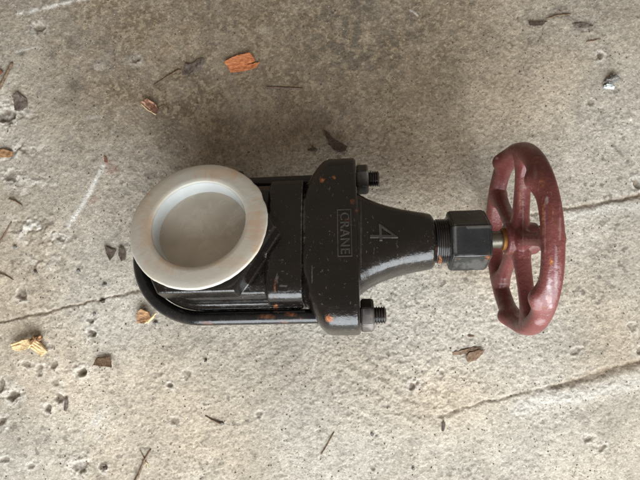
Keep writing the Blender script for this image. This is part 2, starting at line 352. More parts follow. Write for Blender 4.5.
floor = mesh_obj('floor', me, M_FLOOR); tag(floor, 'worn beige-grey concrete floor slab with cracks, pits, brown stains and painted soft shade', kind='structure')
def gz(p):
    i = int(np.clip(np.searchsorted(xs, p[0]), 0, nx - 1)); j = int(np.clip(np.searchsorted(ys, p[1]), 0, ny - 1)); return float(hgt[j, i])

# ------------------------------------------------------------------ valve frames
P0 = Vector((-.0845, -.0068, .0550)); PW = Vector((.1560, .0010, .0750))
ax = (PW - P0).normalized(); SW = (PW - P0).length
yaw = math.atan2(ax.y, ax.x); pitch = math.asin(ax.z); ROLL = R(21.5)
F_ST = Matrix.Translation(P0) @ Matrix.Rotation(yaw, 4, 'Z') @ Matrix.Rotation(-pitch, 4, 'Y')
F_BD = F_ST @ Matrix.Rotation(-ROLL, 4, 'X')
base_pt = Vector((P0.x, P0.y, 0))
valve = empty('gate_valve', base_pt)
tag(valve, 'black cast iron gate valve with red handwheel lying on concrete floor', 'valve')
TOROOT = Matrix.Translation(-base_pt)
B_ = TOROOT @ F_BD; S_ = TOROOT @ F_ST

def wear(me, off, rust=(), pale_=(), dustm=()):
    """small rust, bare-paint and highlight spots, placed on the upper surface where the photograph has them"""
    n = len(me.vertices); co_ = np.empty(n * 3, np.float32); me.vertices.foreach_get('co', co_); co_ = co_.reshape(-1, 3) + np.array(off, np.float32)
    nn = np.empty(n * 3, np.float32); me.vertices.foreach_get('normal', nn); nn = nn.reshape(-1, 3)
    d = CAM_H - co_[:, 2]; px = co_[:, 0] / d * FPX + 320; py = 240 - co_[:, 1] / d * FPX
    col = np.zeros((n, 4), np.float32); col[:, 3] = 1
    w = vnoise(co_[:, 0] / .0022, co_[:, 1] / .0022, 3) * .8 + vnoise(co_[:, 0] / .0009, co_[:, 1] / .0009, 4) * .5
    for ch, lst in ((0, rust), (1, pale_), (2, dustm)):
        for (x, y, rx, ry, s) in lst:
            k = np.hypot((px - x) / rx, (py - y) / ry) + .45 * w
            col[:, ch] = np.maximum(col[:, ch], s * np.clip((1.1 - k) / .45, 0, 1) * (nn[:, 2] > -.2))
    a = me.color_attributes.new('wear', 'FLOAT_COLOR', 'POINT'); a.data.foreach_set('color', col.ravel())

# ---- body casting
def stadium(x0, x1, hw, z, n=28):
    pts = []
    for i in range(n + 1):
        t = math.pi / 2 + math.pi * i / n; pts.append((x0 + hw * math.cos(t), hw * math.sin(t), z))
    pts += [(x1, -hw, z), (x1, hw, z)]; return pts
bm = bmesh.new()
loft(bm, [stadium(-.0060, .072, hw, z) for z, hw in [(-.029, .044), (-.026, .0485), (-.017, .0512), (-.006, .0518), (-.004, .0524), (.0030, .0522), (.0050, .0482), (.014, .0475), (.021, .0445), (.0242, .039)]])
loft(bm, [[(x, y, z) for (x, y, z) in ring_x(x, hy, hz, 5, 48)] for x, hy, hz in [(.047, .0498, .0270), (.048, .0508, .0282), (.0735, .0508, .0282)]])
for sg in (-1, 1):
    def hexr(z, r): return [(r * math.cos(math.pi / 3 * i), r * math.sin(math.pi / 3 * i), z) for i in range(6)]
    rr = [hexr(0, .052), hexr(sg * .022, .0525), hexr(sg * .0255, .0560), hexr(sg * (.0400 if sg > 0 else .0380), .0560), hexr(sg * (.0415 if sg > 0 else .0395), .0545)]
    loft(bm, rr)
me = remesh(bm, .0007, 3, .5)
bm = bmesh.new(); bm.from_mesh(me)   # open the upper port
bmesh.ops.delete(bm, geom=[f for f in bm.faces if math.hypot(f.calc_center_median().x, f.calc_center_median().y) < .038 and f.calc_center_median().z > .02], context='FACES')
bm.to_mesh(me); bm.free()
transform_mesh(me, B_)
wear(me, base_pt, rust=[(276, 307, 2, 3.0, .6), (275, 288, .8, 9, .3), (180, 284, 9, 1.2, .5)], dustm=[(240, 305, 40, 1.2, .25), (288, 311, 14, 1.0, .4), (302, 240, .8, 50, .3), (283, 286, 4, 1.2, .35), (277, 277, 1.2, 5, .35)])
mesh_obj('body', me, M_BLACK, valve)

# ---- bonnet casting: lobed flange + tapering neck
bm = bmesh.new()
fs = [(.0728, .0485, .0268, 3.2), (.0765, .0520, .0288, 3.0), (.0810, .0598, .0297, 3.2), (.0855, .0662, .0300, 3.4), (.0895, .0700, .0302, 3.6), (.0940, .0713, .0302, 3.8), (.1135, .0715, .0300, 3.8), (.1155, .0702, .0288, 3.6)]
loft(bm, [ring_x(x, hy, hz, e, 72) for x, hy, hz, e in fs])
ns = [(.110, .0440, .0270, 3.0), (.1165, .0400, .0262, 3.0), (.123, .0352, .0250, 3.2), (.131, .0310, .0240, 3.3), (.140, .0276, .0232, 3.2), (.150, .0249, .0224, 3.0), (.160, .0232, .0218, 2.7), (.168, .0222, .0215, 2.4), (.1725, .0215, .0209, 2.2), (.1745, .0195, .0190, 2)]
loft(bm, [ring_x(x, hy, hz, e, 72) for x, hy, hz, e in ns])
me = remesh(bm, .00065, 3, .5); transform_mesh(me, B_)
wear(me, base_pt, rust=[(322, 180, 2.6, 2.6, 1), (334, 178, 1.6, 2.2, .5), (329, 319, 3.6, 3.4, 1), (347, 221, 2.5, 3, .35), (437, 252, 1.2, 9, .35), (352, 202, 3, 3, .2), (357, 210, 2, 2, .2)],
     dustm=[(304, 215, 1.2, 24, .2), (361, 230, .8, 40, .2), (312, 275, .6, 9, .4)])
bonnet = mesh_obj('bonnet', me, M_BLACK, valve)

# raised lettering
def text_mesh(s, size, M, ext=.0006, bev=.00015, off=-.00005):
    cu = bpy.data.curves.new('t', 'FONT'); cu.body = s; cu.size = size; cu.extrude = ext; cu.bevel_depth = bev; cu.bevel_resolution = 1
    cu.align_x = 'CENTER'; cu.align_y = 'CENTER'; cu.space_character = 1.12; cu.offset = off
    o = bpy.data.objects.new('t', cu); COL.objects.link(o); dg = bpy.context.evaluated_depsgraph_get(); dg.update()
    me = bpy.data.meshes.new_from_object(o.evaluated_get(dg)); bpy.data.objects.remove(o); me.transform(M); return me
M_LETTER = painted('letter_glint_paint', (.030, .028, .026), (.055, .052, .048), .22, .1, (.25, .2, .16), .5)  # same black paint as the castings, lightened for edge glints
rot = Matrix.Rotation(-math.pi / 2, 4, 'Z')
zt = .0300
letters = text_mesh('CRANE', .0096, B_ @ Matrix.Translation((.1058, -.0022, zt)) @ rot, .0004, .00022)
lo = mesh_obj('lettering', letters, M_LETTER, bonnet, smooth=False); lo['label'] = 'raised name in a small box frame'
bm = bmesh.new()
def boxb(bm, x0, x1, y0, y1, z0, z1, bev=0):
    r = bmesh.ops.create_cube(bm, size=1); vs = r['verts']
    for v in vs: v.co = Vector(((x0 + x1) / 2 + v.co.x * (x1 - x0), (y0 + y1) / 2 + v.co.y * (y1 - y0), (z0 + z1) / 2 + v.co.z * (z1 - z0)))
cxl, cyl, hx, hy2, w = .1058, -.0022, .0054, .0190, .0007
for a in ((cxl - hx, cxl - hx + w, cyl - hy2, cyl + hy2), (cxl + hx - w, cxl + hx, cyl - hy2, cyl + hy2), (cxl - hx + w, cxl + hx - w, cyl - hy2, cyl - hy2 + w), (cxl - hx + w, cxl + hx - w, cyl + hy2 - w, cyl + hy2)):
    boxb(bm, *a, zt - .0012, zt + .0006)
mesh_obj('letter_frame', bm_mesh(bm, B_), M_LETTER, bonnet, smooth=False)
# the figure 4 on the neck: follows the neck's slope
zn = .0238
four = text_mesh('4', .031, B_ @ Matrix.Translation((.1335, -.0010, zn)) @ Matrix.Rotation(R(5.0), 4, 'Y') @ rot, .0009, .0003, -.0006)
fo = mesh_obj('size_figure', four, M_LETTER, bonnet, smooth=False); fo['label'] = 'raised figure 4'

# ---- clamp rod (long U), nuts, packing gland, stem
RB, YB, CX = .0056, .0580, -.0068
pts = [(x, -YB) for x in np.linspace(.1165, CX, 24)] + [(CX + YB * math.cos(t), YB * math.sin(t)) for t in np.linspace(-math.pi / 2, -3 * math.pi / 2, 48)[1:-1]] + [(x, YB) for x in np.linspace(CX, .1165, 24)]
bm = bmesh.new(); rings = []
for i, (x, y) in enumerate(pts):
    a = Vector(pts[max(i - 1, 0)]); c_ = Vector(pts[min(i + 1, len(pts) - 1)]); t = (c_ - a).normalized(); nrm = Vector((-t.y, t.x))
    rings.append([(x + nrm.x * RB * math.cos(q), y + nrm.y * RB * math.cos(q), RB * math.sin(q)) for q in np.linspace(0, 2 * math.pi, 24, endpoint=False)])
loft(bm, rings)
me = bm_mesh(bm, B_)
wear(me, base_pt, rust=[(266, 316, 4, 1.8, .6), (290, 314, 1.6, 1.6, 1), (287, 322, 4, .9, .5), (207, 323, 2.5, 1, .5), (309, 176, 1.6, 1.6, .8)])
rod = mesh_obj('clamp_rod', me, M_ROD, valve)
def thread_prof(x0, x1, r, pitch, dep):
    p = []; x = x0
    while x < x1 - pitch: p += [(x, r - dep), (x + pitch * .35, r), (x + pitch * .55, r), (x + pitch * .9, r - dep)]; x += pitch
    p += [(x1 - .0006, r - dep), (x1, r - dep * 1.6)]; return p
for sg in (-1, 1):
    bm = bmesh.new(); lathe_x(bm, thread_prof(.1155, .1348, .0066, .0019, .0010), 28, sg * YB, 0)
    me = bm_mesh(bm, B_); wear(me, base_pt); mesh_obj('threaded_end', me, M_ROD, rod, angle=25)
    bm = bmesh.new(); a0 = R(21 + 4 * sg)
    ring = [poly_x(x, r, 6, a0, sg * YB, 0) for x, r in [(.1157, .0114), (.1165, .0127), (.1245, .0127), (.1258, .0112)]]
    loft(bm, ring); bmesh.ops.bevel(bm, geom=bm.edges[:], offset=.0006, segments=2, affect='EDGES')
    me = bm_mesh(bm, B_); wear(me, base_pt, dustm=[(370, 324, 7, 5, .8) if sg < 0 else (368, 171, 2, 7, .8)], pale_=[(373, 327, 2, 3, .7)] if sg < 0 else [(367, 169, 1.3, 3, .5)])
    mesh_obj('clamp_nut', me, M_NUT, valve, angle=40)
# threaded gland neck
bm = bmesh.new(); lathe_x(bm, [(.168, .0150), (.1745, .0150), (.1755, .0172)] + thread_prof(.1765, .1880, .0177, .00165, .0007), 56)
me = bm_mesh(bm, S_); wear(me, base_pt, rust=[(440, 262, 2, 5, .6)]); mesh_obj('threaded_neck', me, M_ROD, valve, angle=25)
# packing nut
bm = bmesh.new()
loft(bm, [poly_x(x, r, 6, 0) for x, r in [(.1855, .0222), (.1870, .0240), (.2135, .0240), (.2158, .0215)]])
bmesh.ops.bevel(bm, geom=bm.edges[:], offset=.0009, segments=3, affect='EDGES')
for _ in range(2): bmesh.ops.subdivide_edges(bm, edges=[e for e in bm.edges if e.calc_length() > .004], cuts=3, use_grid_fill=True)
me = bm_mesh(bm, S_)
wear(me, base_pt, rust=[(488, 257, 4.0, 1.4, .8), (459, 259, 1.2, 1.2, .4)], dustm=[(455, 240, 1.0, 20, .4), (475, 227, 18, .7, .4), (475, 265, 20, 5, .25), (468, 256, 14, .7, .35)])
mesh_obj('packing_nut', me, M_NUT, valve, angle=40)
bm = bmesh.new(); lathe_x(bm, [(.210, .0068), (.2300, .0068), (.2305, .0066)], 32); mesh_obj('stem', bm_mesh(bm, S_), M_STEM, valve, angle=40)
bm = bmesh.new(); lathe_x(bm, [(SW - .0145, .0070), (SW - .0142, .0086), (SW - .0115, .0088), (SW - .011, .0070)], 32)
mesh_obj('stem_collar', bm_mesh(bm, S_), M_PACK, valve, angle=40)

# ---- handwheel, one casting cut into rim, hub and five spokes
bm = bmesh.new()
rings = []
for i in range(180):
    ph = 2 * math.pi * i / 180
    bmp = sum(math.exp(-((((math.degrees(ph) - 54 - 72 * k + 180) % 360) - 180) / 7.5) ** 2) for k in range(5))
    rr = .0676 - .0006 * bmp; hr = .0064 + .0009 * bmp; xm = -.0085 - .0050 * bmp; xp = .0056
    sec = []
    for q in range(24):
        t = 2 * math.pi * q / 24; cx_, sx_ = math.cos(t), math.sin(t)
        a = (xp if cx_ > 0 else -xm) * math.copysign(abs(cx_) ** .85, cx_); r_ = rr + hr * math.copysign(abs(sx_) ** .85, sx_)
        sec.append((SW + a, r_ * math.cos(ph), r_ * math.sin(ph)))
    rings.append(sec)
loft(bm, rings, cap=False, close=True)
lathe_x(bm, [(SW - .0120, .0115), (SW - .0105, .0127), (SW + .006, .0130), (SW + .0115, .0122), (SW + .0125, .0108)], 40)
for k in range(5):
    ph = R(90 + 72 * k); c_, s_ = math.cos(ph), math.sin(ph); secs = []
    for r_, ha, ht in [(.006, .0080, .0100), (.012, .0075, .0088), (.018, .0066, .0062), (.028, .0062, .0050), (.040, .0060, .0048), (.050, .0062, .0054), (.058, .0068, .0078), (.064, .0078, .0115), (.068, .0080, .012)]:
        sec = []
        for q in range(20):
            t = 2 * math.pi * q / 20; a = ha * math.cos(t) - .0008; b2 = ht * math.sin(t) * (1.0 - .25 * math.cos(t))
            sec.append((SW + a, r_ * c_ - b2 * s_, r_ * s_ + b2 * c_))
        secs.append(sec)
    loft(bm, secs)
me = remesh(bm, .00062, 4, .5); transform_mesh(me, S_)
wear(me, base_pt, rust=[(551, 262, 2.0, 4.0, 1), (506, 241, 1.2, 6, .6), (542, 183, 4, 8, .3), (536, 160, 3, 4, .2), (543, 215, 1.4, 22, .45), (549, 300, 1.4, 6, .45), (553, 215, 1.2, 8, .3), (520, 200, 1, 12, .3), (512, 320, 3, 2, .3)], pale_=[(549, 293, 3.2, 18, .7), (537, 305, 5.5, 7, .22), (545, 230, .8, 30, .25), (547, 200, 1.6, 5, .6), (535, 172, 2, 7, .3), (556, 270, 1.6, 26, .35), (540, 322, 6, 3, .35), (523, 230, .8, 26, .25), (517, 300, 1, 14, .25), (560, 225, 1.2, 22, .25), (497, 158, 2.5, 1.8, .45), (503, 284, 5, .7, .4), (528, 187, 6, 1.2, .22)],  # pale list also paints in highlights on knob and rim edge
     dustm=[])
S_inv = S_.inverted()
n = len(me.vertices); cov = np.empty(n * 3); me.vertices.foreach_get('co', cov); cov = cov.reshape(-1, 3)
Mi = np.array(S_inv); loc = cov @ Mi[:3, :3].T + Mi[:3, 3]
nf = len(me.polygons); fc = np.empty(nf * 3); me.polygons.foreach_get('center', fc); fc = fc.reshape(-1, 3) @ Mi[:3, :3].T + Mi[:3, 3]
rad = np.hypot(fc[:, 1], fc[:, 2]); ang = np.degrees(np.arctan2(fc[:, 2], fc[:, 1]))
cls = np.where(rad < .0165, 5, np.where(rad > .0585, 6, (np.round((ang - 90) / 72).astype(int)) % 5))
vn = np.empty(n * 3, np.float32); me.vertices.foreach_get('normal', vn); vn = vn.reshape(-1, 3)
wv = np.empty(n * 4, np.float32); me.color_attributes['wear'].data.foreach_get('color', wv); wv = wv.reshape(-1, 4)
nl = len(me.loops); lv = np.empty(nl, np.int32); me.loops.foreach_get('vertex_index', lv)
lt = np.empty(nf, np.int32); me.polygons.foreach_get('loop_total', lt); ls = np.empty(nf, np.int32); me.polygons.foreach_get('loop_start', ls)
wheel = None
def piece(name, ci, parent):
    idx = np.nonzero(cls == ci)[0]; faces = [lv[ls[i]:ls[i] + lt[i]] for i in idx]
    used = np.unique(np.concatenate(faces)); remap = np.full(n, -1); remap[used] = np.arange(len(used))
    m2 = bpy.data.meshes.new(name); m2.from_pydata(cov[used].tolist(), [], [remap[f].tolist() for f in faces])
    a = m2.color_attributes.new('wear', 'FLOAT_COLOR', 'POINT'); a.data.foreach_set('color', wv[used].ravel())
    o = mesh_obj(name, m2, M_RED, parent); m2.normals_split_custom_set_from_vertices(vn[used].tolist()); return o
wheel = piece('handwheel_rim', 6, valve); wheel.name = 'handwheel'
piece('hub', 5, wheel)
for k in range(5): piece('spoke', k, wheel)
bm = bmesh.new(); loft(bm, [poly_x(x, r, 6, .2) for x, r in [(SW + .0122, .0095), (SW + .0128, .0100), (SW + .0170, .0100), (SW + .0178, .0090)]])
me = bm_mesh(bm, S_); wear(me, base_pt); mesh_obj('wheel_nut', me, M_NUT, valve, angle=30)

# ------------------------------------------------------------------ milky plastic cap on the upper port
F_CAP = F_BD @ Matrix.Translation((-.0006, .0020, .0410)) @ Matrix.Rotation(R(-4.0), 4, 'X') @ Matrix.Translation((0, 0, -.0350)); capb = F_CAP @ Vector((0, 0, .036)); cap = empty('plastic_cap', capb)
tag(cap, 'milky white round plastic cap with a dusty recessed centre plugging the upper valve port', 'cap')
C_ = Matrix.Translation(-capb) @ F_CAP
def lathe_z(prof, n=128, wob=None, M=None, closed=True):
    bm = bmesh.new(); rings = []
    for (r, z) in prof:
        rings.append([((r + (wob(2 * math.pi * i / n, r) if wob else 0)) * math.cos(2 * math.pi * i / n), (r + (wob(2 * math.pi * i / n, r) if wob else 0)) * math.sin(2 * math.pi * i / n), z) for i in range(n)])
    loft(bm, rings, cap=False, close=closed)
    return bm
def wob(t, r):
    if r < .042: return .00012 * mnoise.noise((math.cos(t) * 5, math.sin(t) * 5, 2))
    w_ = .0004 * mnoise.noise((math.cos(t) * 3, math.sin(t) * 3, 1)) + .00025 * mnoise.noise((math.cos(t) * 14, math.sin(t) * 14, 4))
    w_ -= .0009 * math.exp(-((t - R(22)) / R(4)) ** 2) + .0006 * math.exp(-((t - R(40)) / R(3)) ** 2)
    return w_
RI, RO = .0350, .0514
bm = lathe_z([(RI, .0385), (RI + .0003, .0414), (RI + .0010, .0419), (RI + .004, .0420), (RO - .006, .0415), (RO - .0012, .0412), (RO - .0002, .0407), (RO, .0400), (RO - .0002, .0386), (RO - .0010, .0380), (RI + .001, .0379), (RI, .0383)], 160, wob)
me = bm_mesh(bm, C_); wear(me, capb, rust=[(147, 232, 9, 30, .6), (256, 228, 8, 26, .7), (222, 174, 34, 6, .6), (172, 262, 22, 9, .5), (230, 262, 20, 6, .35), (149, 195, 2.5, 2.5, .9), (140, 210, 1.2, 1.2, 1), (256, 243, 3, 4, .5), (150, 246, 2, 1.2, .9)])
mesh_obj('flange', me, M_CAP, cap, angle=60)
bm = lathe_z([(RI, .0400), (RI - .0004, .0360), (RI - .0008, .0320), (RI - .0014, .0282)], 128, None, closed=False)
mesh_obj('inner_wall', bm_mesh(bm, C_), M_WALL, cap)
bm = bmesh.new()
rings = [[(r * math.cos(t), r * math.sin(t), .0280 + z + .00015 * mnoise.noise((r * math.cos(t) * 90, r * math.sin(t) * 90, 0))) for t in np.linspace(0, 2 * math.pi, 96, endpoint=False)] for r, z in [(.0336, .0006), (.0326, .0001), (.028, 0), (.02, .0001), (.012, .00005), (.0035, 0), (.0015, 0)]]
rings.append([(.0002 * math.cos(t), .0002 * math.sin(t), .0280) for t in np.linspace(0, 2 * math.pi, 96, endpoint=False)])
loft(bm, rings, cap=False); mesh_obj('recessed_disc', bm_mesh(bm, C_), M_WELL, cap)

# ------------------------------------------------------------------ litter on the floor
def flake(name, outline, mat_, label, cat, thick=.5, lift=0.0, curl=0.0, seed=1, group=None, tilt=(0, 0), parent=None, height=None):
    """outline in photograph pixels -> thin solid piece lying on the floor (thick, lift in mm)"""
    P = [fl(x, y, lift / 1000) for x, y in outline]; c = sum(P, Vector()) / len(P)
    z0 = gz(c) + .0003 + lift / 1000
    # densify outline
    Q = []
    for i in range(len(P)):
        a, b_ = P[i], P[(i + 1) % len(P)]; m_ = max(1, int((b_ - a).length / .0016))
        for k in range(m_): Q.append(a.lerp(b_, k / m_))
    n_ = len(Q); sz = max((q - c).length for q in Q); bm = bmesh.new(); lay = []
    for sgn in (1, -1):
        rings_ = []
        for fr in (1.0, .97, .66, .33):
            rg = []
            for q in Q:
                v = (q - c) * fr; u = v / sz
                zz = curl / 1000 * (u.x * u.x * .6 + u.y * u.y + .6 * mnoise.noise((u.x * 2 + seed, u.y * 2, seed))) + .00035 * mnoise.noise((v.x * 500 + seed, v.y * 500, 1)) + tilt[0] * v.x + tilt[1] * v.y
                t_ = thick / 2000 * (.35 if fr == 1.0 else 1.0 + .3 * mnoise.noise((v.x * 700, v.y * 700, seed)))
                edge = .0007 * mnoise.noise((v.x * 420, v.y * 420, seed + 3)) * (1 if fr > .9 else .5)
                rg.append(bm.verts.new((v.x + edge, v.y - edge, zz + sgn * t_)))
            rings_.append(rg)
        cz = sum(v.co.z for v in rings_[-1]) / n_
        cv = bm.verts.new((0, 0, cz)); lay.append(rings_)
        for a, b_ in zip(rings_[:-1], rings_[1:]):
            for j in range(n_): bm.faces.new((a[j], a[(j + 1) % n_], b_[(j + 1) % n_], b_[j]))
        for j in range(n_): bm.faces.new((rings_[-1][j], rings_[-1][(j + 1) % n_], cv))
    a, b_ = lay[0][0], lay[1][0]
    for j in range(n_): bm.faces.new((a[j], a[(j + 1) % n_], b_[(j + 1) % n_], b_[j]))
    zmin = min(v.co.z for v in bm.verts)
    for v in bm.verts: v.co.z -= zmin
    ll = Vector((c.x, c.y, z0))
    if parent: o = mesh_obj(name, bm_mesh(bm), mat_, parent, angle=50, loc=ll - parent.location)
    else:
        o = mesh_obj(name, bm_mesh(bm), mat_, angle=50, loc=ll)
        tag(o, label, cat, group)
    return o
def stick(name, path, rad, mat_, label, cat, group=None, z=None, seed=1, head=None, parent=None):
    """path of photograph pixels, rad in mm (start, end)"""
    P = [fl(x, y) for x, y in path]; c = sum(P, Vector()) / len(P); c.z = 0
    Q = []
    for a, b_ in zip(P[:-1], P[1:]):
        m_ = max(2, int((b_ - a).length / .0012))
        for k in range(m_): Q.append(a.lerp(b_, k / m_))
    Q.append(P[-1]); bm = bmesh.new(); rings_ = []; tot = len(Q) - 1
    for i, q in enumerate(Q):
        t = (Q[min(i + 1, tot)] - Q[max(i - 1, 0)]).normalized(); nr = Vector((-t.y, t.x, 0)); f = i / tot
        r_ = (rad[0] * (1 - f) + rad[1] * f) / 1000 * (1 + (.22 * mnoise.noise((i * .4, seed, 0)) if not head else 0))
        if i in (0, tot): r_ *= .6
        zz = r_ + (z[0] * (1 - f) + z[1] * f if z else 0) / 1000; wv_ = .0003 * mnoise.noise((i * .3, seed, 5)) if not head else 0
        rings_.append([(q.x - c.x + nr.x * (r_ * math.cos(a) + wv_), q.y - c.y + nr.y * (r_ * math.cos(a) + wv_), zz + r_ * math.sin(a)) for a in np.linspace(0, 2 * math.pi, 9, endpoint=False)])
    loft(bm, rings_)
    ll = Vector((c.x, c.y, gz(c) + .0002))
    if parent: return mesh_obj(name, bm_mesh(bm), mat_, parent, loc=ll - parent.location)
    o = mesh_obj(name, bm_mesh(bm), mat_, loc=ll); tag(o, label, cat, group); return o
def chunk(name, x, y, sx, sy, sz, mat_, label, cat, seed=1, rotz=0, group=None, rough=.35, parent=None):
    p = fl(x, y); bm = bmesh.new(); bmesh.ops.create_icosphere(bm, subdivisions=3, radius=1)
    for v in bm.verts:
        u = v.co.copy(); k = 1 + rough * mnoise.noise(u * 1.3 + Vector((seed * 3.1, 0, 0))) + rough * .5 * mnoise.noise(u * 3.5 + Vector((seed, 2, 0)))
        q = u * k; q = Vector([round(a * 3.2) / 3.2 * .45 + a * .55 for a in q])
        v.co = Vector((q.x * sx / 2000, q.y * sy / 2000, q.z * sz / 2000))
    bm.transform(Matrix.Rotation(R(rotz), 4, 'Z')); zmin = min(v.co.z for v in bm.verts)
    for v in bm.verts: v.co.z -= zmin * .85
    ll = Vector((p.x, p.y, gz(p)))
    if parent: return mesh_obj(name, bm_mesh(bm), mat_, parent, loc=ll - parent.location, angle=25)
    o = mesh_obj(name, bm_mesh(bm), mat_, loc=ll, angle=25); tag(o, label, cat, group); return o

# folded orange wood chip
ch = empty('wood_chip', fl(241, 66)); tag(ch, 'orange-red folded wood chip on the dark stained and shaded concrete above the valve', 'wood chip')
flake('upper_layer', [(224, 63), (236, 57), (250, 53.5), (254, 58), (256, 62), (244, 66), (230, 70)], M_ORANGE, None, None, 1.2, 1.3, .8, 3, parent=ch, tilt=(0, .10))
flake('lower_layer', [(229, 70), (243, 66), (260, 62.5), (258, 66), (256.5, 68.5), (244, 72), (231, 73.5)], M_ORANGE, None, None, 1.0, .5, .6, 5, parent=ch, tilt=(0, -.12))
# pale splintered chip, lower left
ch = empty('wood_chip', fl(32, 344)); tag(ch, 'pale splintered bent wood chip at lower left below the long crack', 'wood chip')
flake('split_arm', [(13, 343), (24, 339.5), (33, 337.5), (36, 343), (33, 347), (22, 350), (14, 349)], M_PALE, None, None, 3.0, 2.0, 1.5, 31, parent=ch, tilt=(.25, 0))
flake('split_arm', [(33, 341), (38, 338), (43, 344), (48.5, 351), (44, 355.5), (37, 350)], M_PALE, None, None, 2.6, 1.0, 1.5, 32, parent=ch, tilt=(-.15, 0))
for i, (x0, y0, x1, y1, r0) in enumerate([(14, 344, 33, 338, 1.5), (15, 346, 35, 341.5, 1.6), (17, 348.5, 34, 345, 1.3), (33, 341, 46, 352, 1.5), (36, 340, 48, 350.5, 1.2), (34, 345, 43, 354, 1.2)]):
    stick('splinter', [(x0, y0), ((x0 + x1) / 2 + .4, (y0 + y1) / 2 - .5), (x1, y1)], (r0, r0 * .9), M_PALE, None, None, seed=i, parent=ch, z=(3.0 if i < 3 else 4.5, 5.0 if i < 3 else 1.5))
chunk('bark_crumb', 39, 338, 9, 6, 8, M_TAN, None, None, 4, 20, parent=ch, rough=.8)
# chip by the clamp rod
ch = empty('wood_chip', fl(146, 315)); tag(ch, 'small tan and brown wood chip beside the round end of the clamp rod', 'wood chip')
flake('bark_piece', [(137, 313), (143, 308), (151, 311), (153, 317), (145, 323), (138, 323)], M_TAN, None, None, 2.2, 1.5, 2.2, 8, parent=ch, tilt=(.15, .2))
stick('splinter', [(149, 322), (153, 317), (158, 312)], (1.0, .6), M_PALE, None, None, seed=3, parent=ch, z=(2, 3.5))
stick('splinter', [(145, 323), (151, 320), (156, 316)], (.8, .5), M_PALE, None, None, seed=4, parent=ch, z=(1, 3))
chunk('bark_crumb', 156, 323, 5, 3.4, 3, M_STONEG, None, None, 6, 0, parent=ch)
# flat brown sheet covers a thin stick and its painted soft shadow
flake('brown_flake', [(94, 364.5), (97, 357), (111, 355.5), (113, 366.5)], M_LEAFT, 'flat square brown sheet standing for a thin stick and its soft shadow among the floor pits at lower left', 'bark flake', 1.0, 1.2, .8, 12, tilt=(0, -.25))
# nail
nl_ = empty('nail', fl(285, 88)); tag(nl_, 'thin straight rusty nail lying below the orange wood chip', 'nail')
stick('shank', [(267, 87.6), (303, 89)], (.85, .75), M_NAIL, None, None, head=True, parent=nl_)
bm = bmesh.new(); lathe_x(bm, [(-.0005, .0014), (-.0004, .0017), (.0004, .0017), (.0005, .0012)], 16, 0, .0014); mesh_obj('head', bm_mesh(bm), M_NAIL, nl_, loc=fl(267, 87.6) - nl_.location + Vector((0, 0, .0002)))
# leaves
flake('seed_pod', [(323.5, 130), (328, 132.5), (332, 138), (340, 142.5), (347, 146.5), (346, 151), (341, 153), (334, 151), (330, 145), (326, 137)], M_LEAF, 'dark brown teardrop-shaped seed pod just above the valve flange', 'seed pod', 1.6, .2, 1.4, 2)
flake('leaf_fragment', [(307, 149), (313, 147), (318, 149), (315, 151.5), (308, 151)], M_LEAF, 'tiny dark leaf fragment left of the teardrop seed pod', 'leaf', .5, 0, .5, 4)
lf = flake('dry_leaf', [(182.5, 75.5), (185, 65), (192, 64), (200, 59.5), (205, 60), (204, 65), (198, 72.5), (192, 73), (187, 77)], M_LEAFG, 'grey-brown crumpled two-lobed leaf at upper left of the orange chip', 'leaf', .5, .2, 1.6, 6)
stick('twig', [(154, 86), (168, 77), (181, 70)], (.5, .9), M_TWIG, 'thin faint straight twig ending at the two-lobed leaf', 'twig', seed=9)
ch = empty('foil_scrap', fl(150, 106)); tag(ch, 'small crumpled copper brown scrap with a bright edge at upper left', 'scrap')
flake('crumpled_sheet', [(142, 103), (149, 100), (156, 104), (159, 110), (156, 113), (150, 110)], M_COPPER, None, None, .5, .6, 2.4, 7, parent=ch, tilt=(0, .3))
flake('dark_fold', [(146, 104), (151, 103), (159, 110), (157, 114), (151, 110)], M_LEAFR, None, None, .8, 1.4, 1.5, 9, parent=ch)
stick('bright_edge', [(141.5, 104), (149, 111), (157, 115)], (.5, .5), M_PALE, None, None, seed=2, parent=ch, z=(1, .6))
stick('curled_tail', [(157, 108), (164, 105.5), (168, 108), (168, 114)], (.35, .25), M_TWIG, None, None, seed=5, parent=ch)
stick('twig', [(-6, 98), (2, 85), (13, 63)], (1.5, 1.1), M_TWIG, 'short thick twig at the upper left edge of the photo', 'twig', seed=11)
flake('dry_leaf', [(13, 96), (19, 93), (27, 99), (28, 106), (24, 111), (16, 111)], M_LEAFG, 'brown crumpled leaf near the left edge below the thick twig', 'leaf', .5, .3, 2.0, 13)
flake('brown_flake', [(-6, 150), (6, 149.5), (14, 152), (13, 157), (-6, 158)], M_TAN, 'tan brown bark flake cut by the left edge of the photo', 'bark flake', 1.5, .2, .8, 14)
flake('leaf_fragment', [(-5, 68), (2, 70), (4, 73), (-1, 76), (-5, 77)], M_LEAFR, 'reddish leaf fragment at the very left edge beside the thick twig', 'leaf', .5, .2, .8, 15)
stick('twig', [(-4, 249), (4, 237), (12, 222)], (.9, .6), M_TWIG, 'dark slender twig leaning up at the left edge beside crumbly concrete', 'twig', seed=12)
stick('twig', [(-4, 272), (6, 275), (14, 280)], (.8, .4), M_TWIG, 'short curved twig at the left edge above the long crack', 'twig', seed=13)
stick('twig', [(9, 199), (16, 201), (23, 206)], (.9, .6), M_TWIG, 'stubby brown twig among the crumbled concrete left of the cap', 'twig', seed=23)
flake('leaf_fragment', [(105.5, 246), (112, 248), (117, 250), (114, 256), (111, 261), (107, 254)], M_LEAF, 'dark pointed leaf fragment left of the plastic cap, the left one of two', 'leaf', .5, .2, .9, 16)
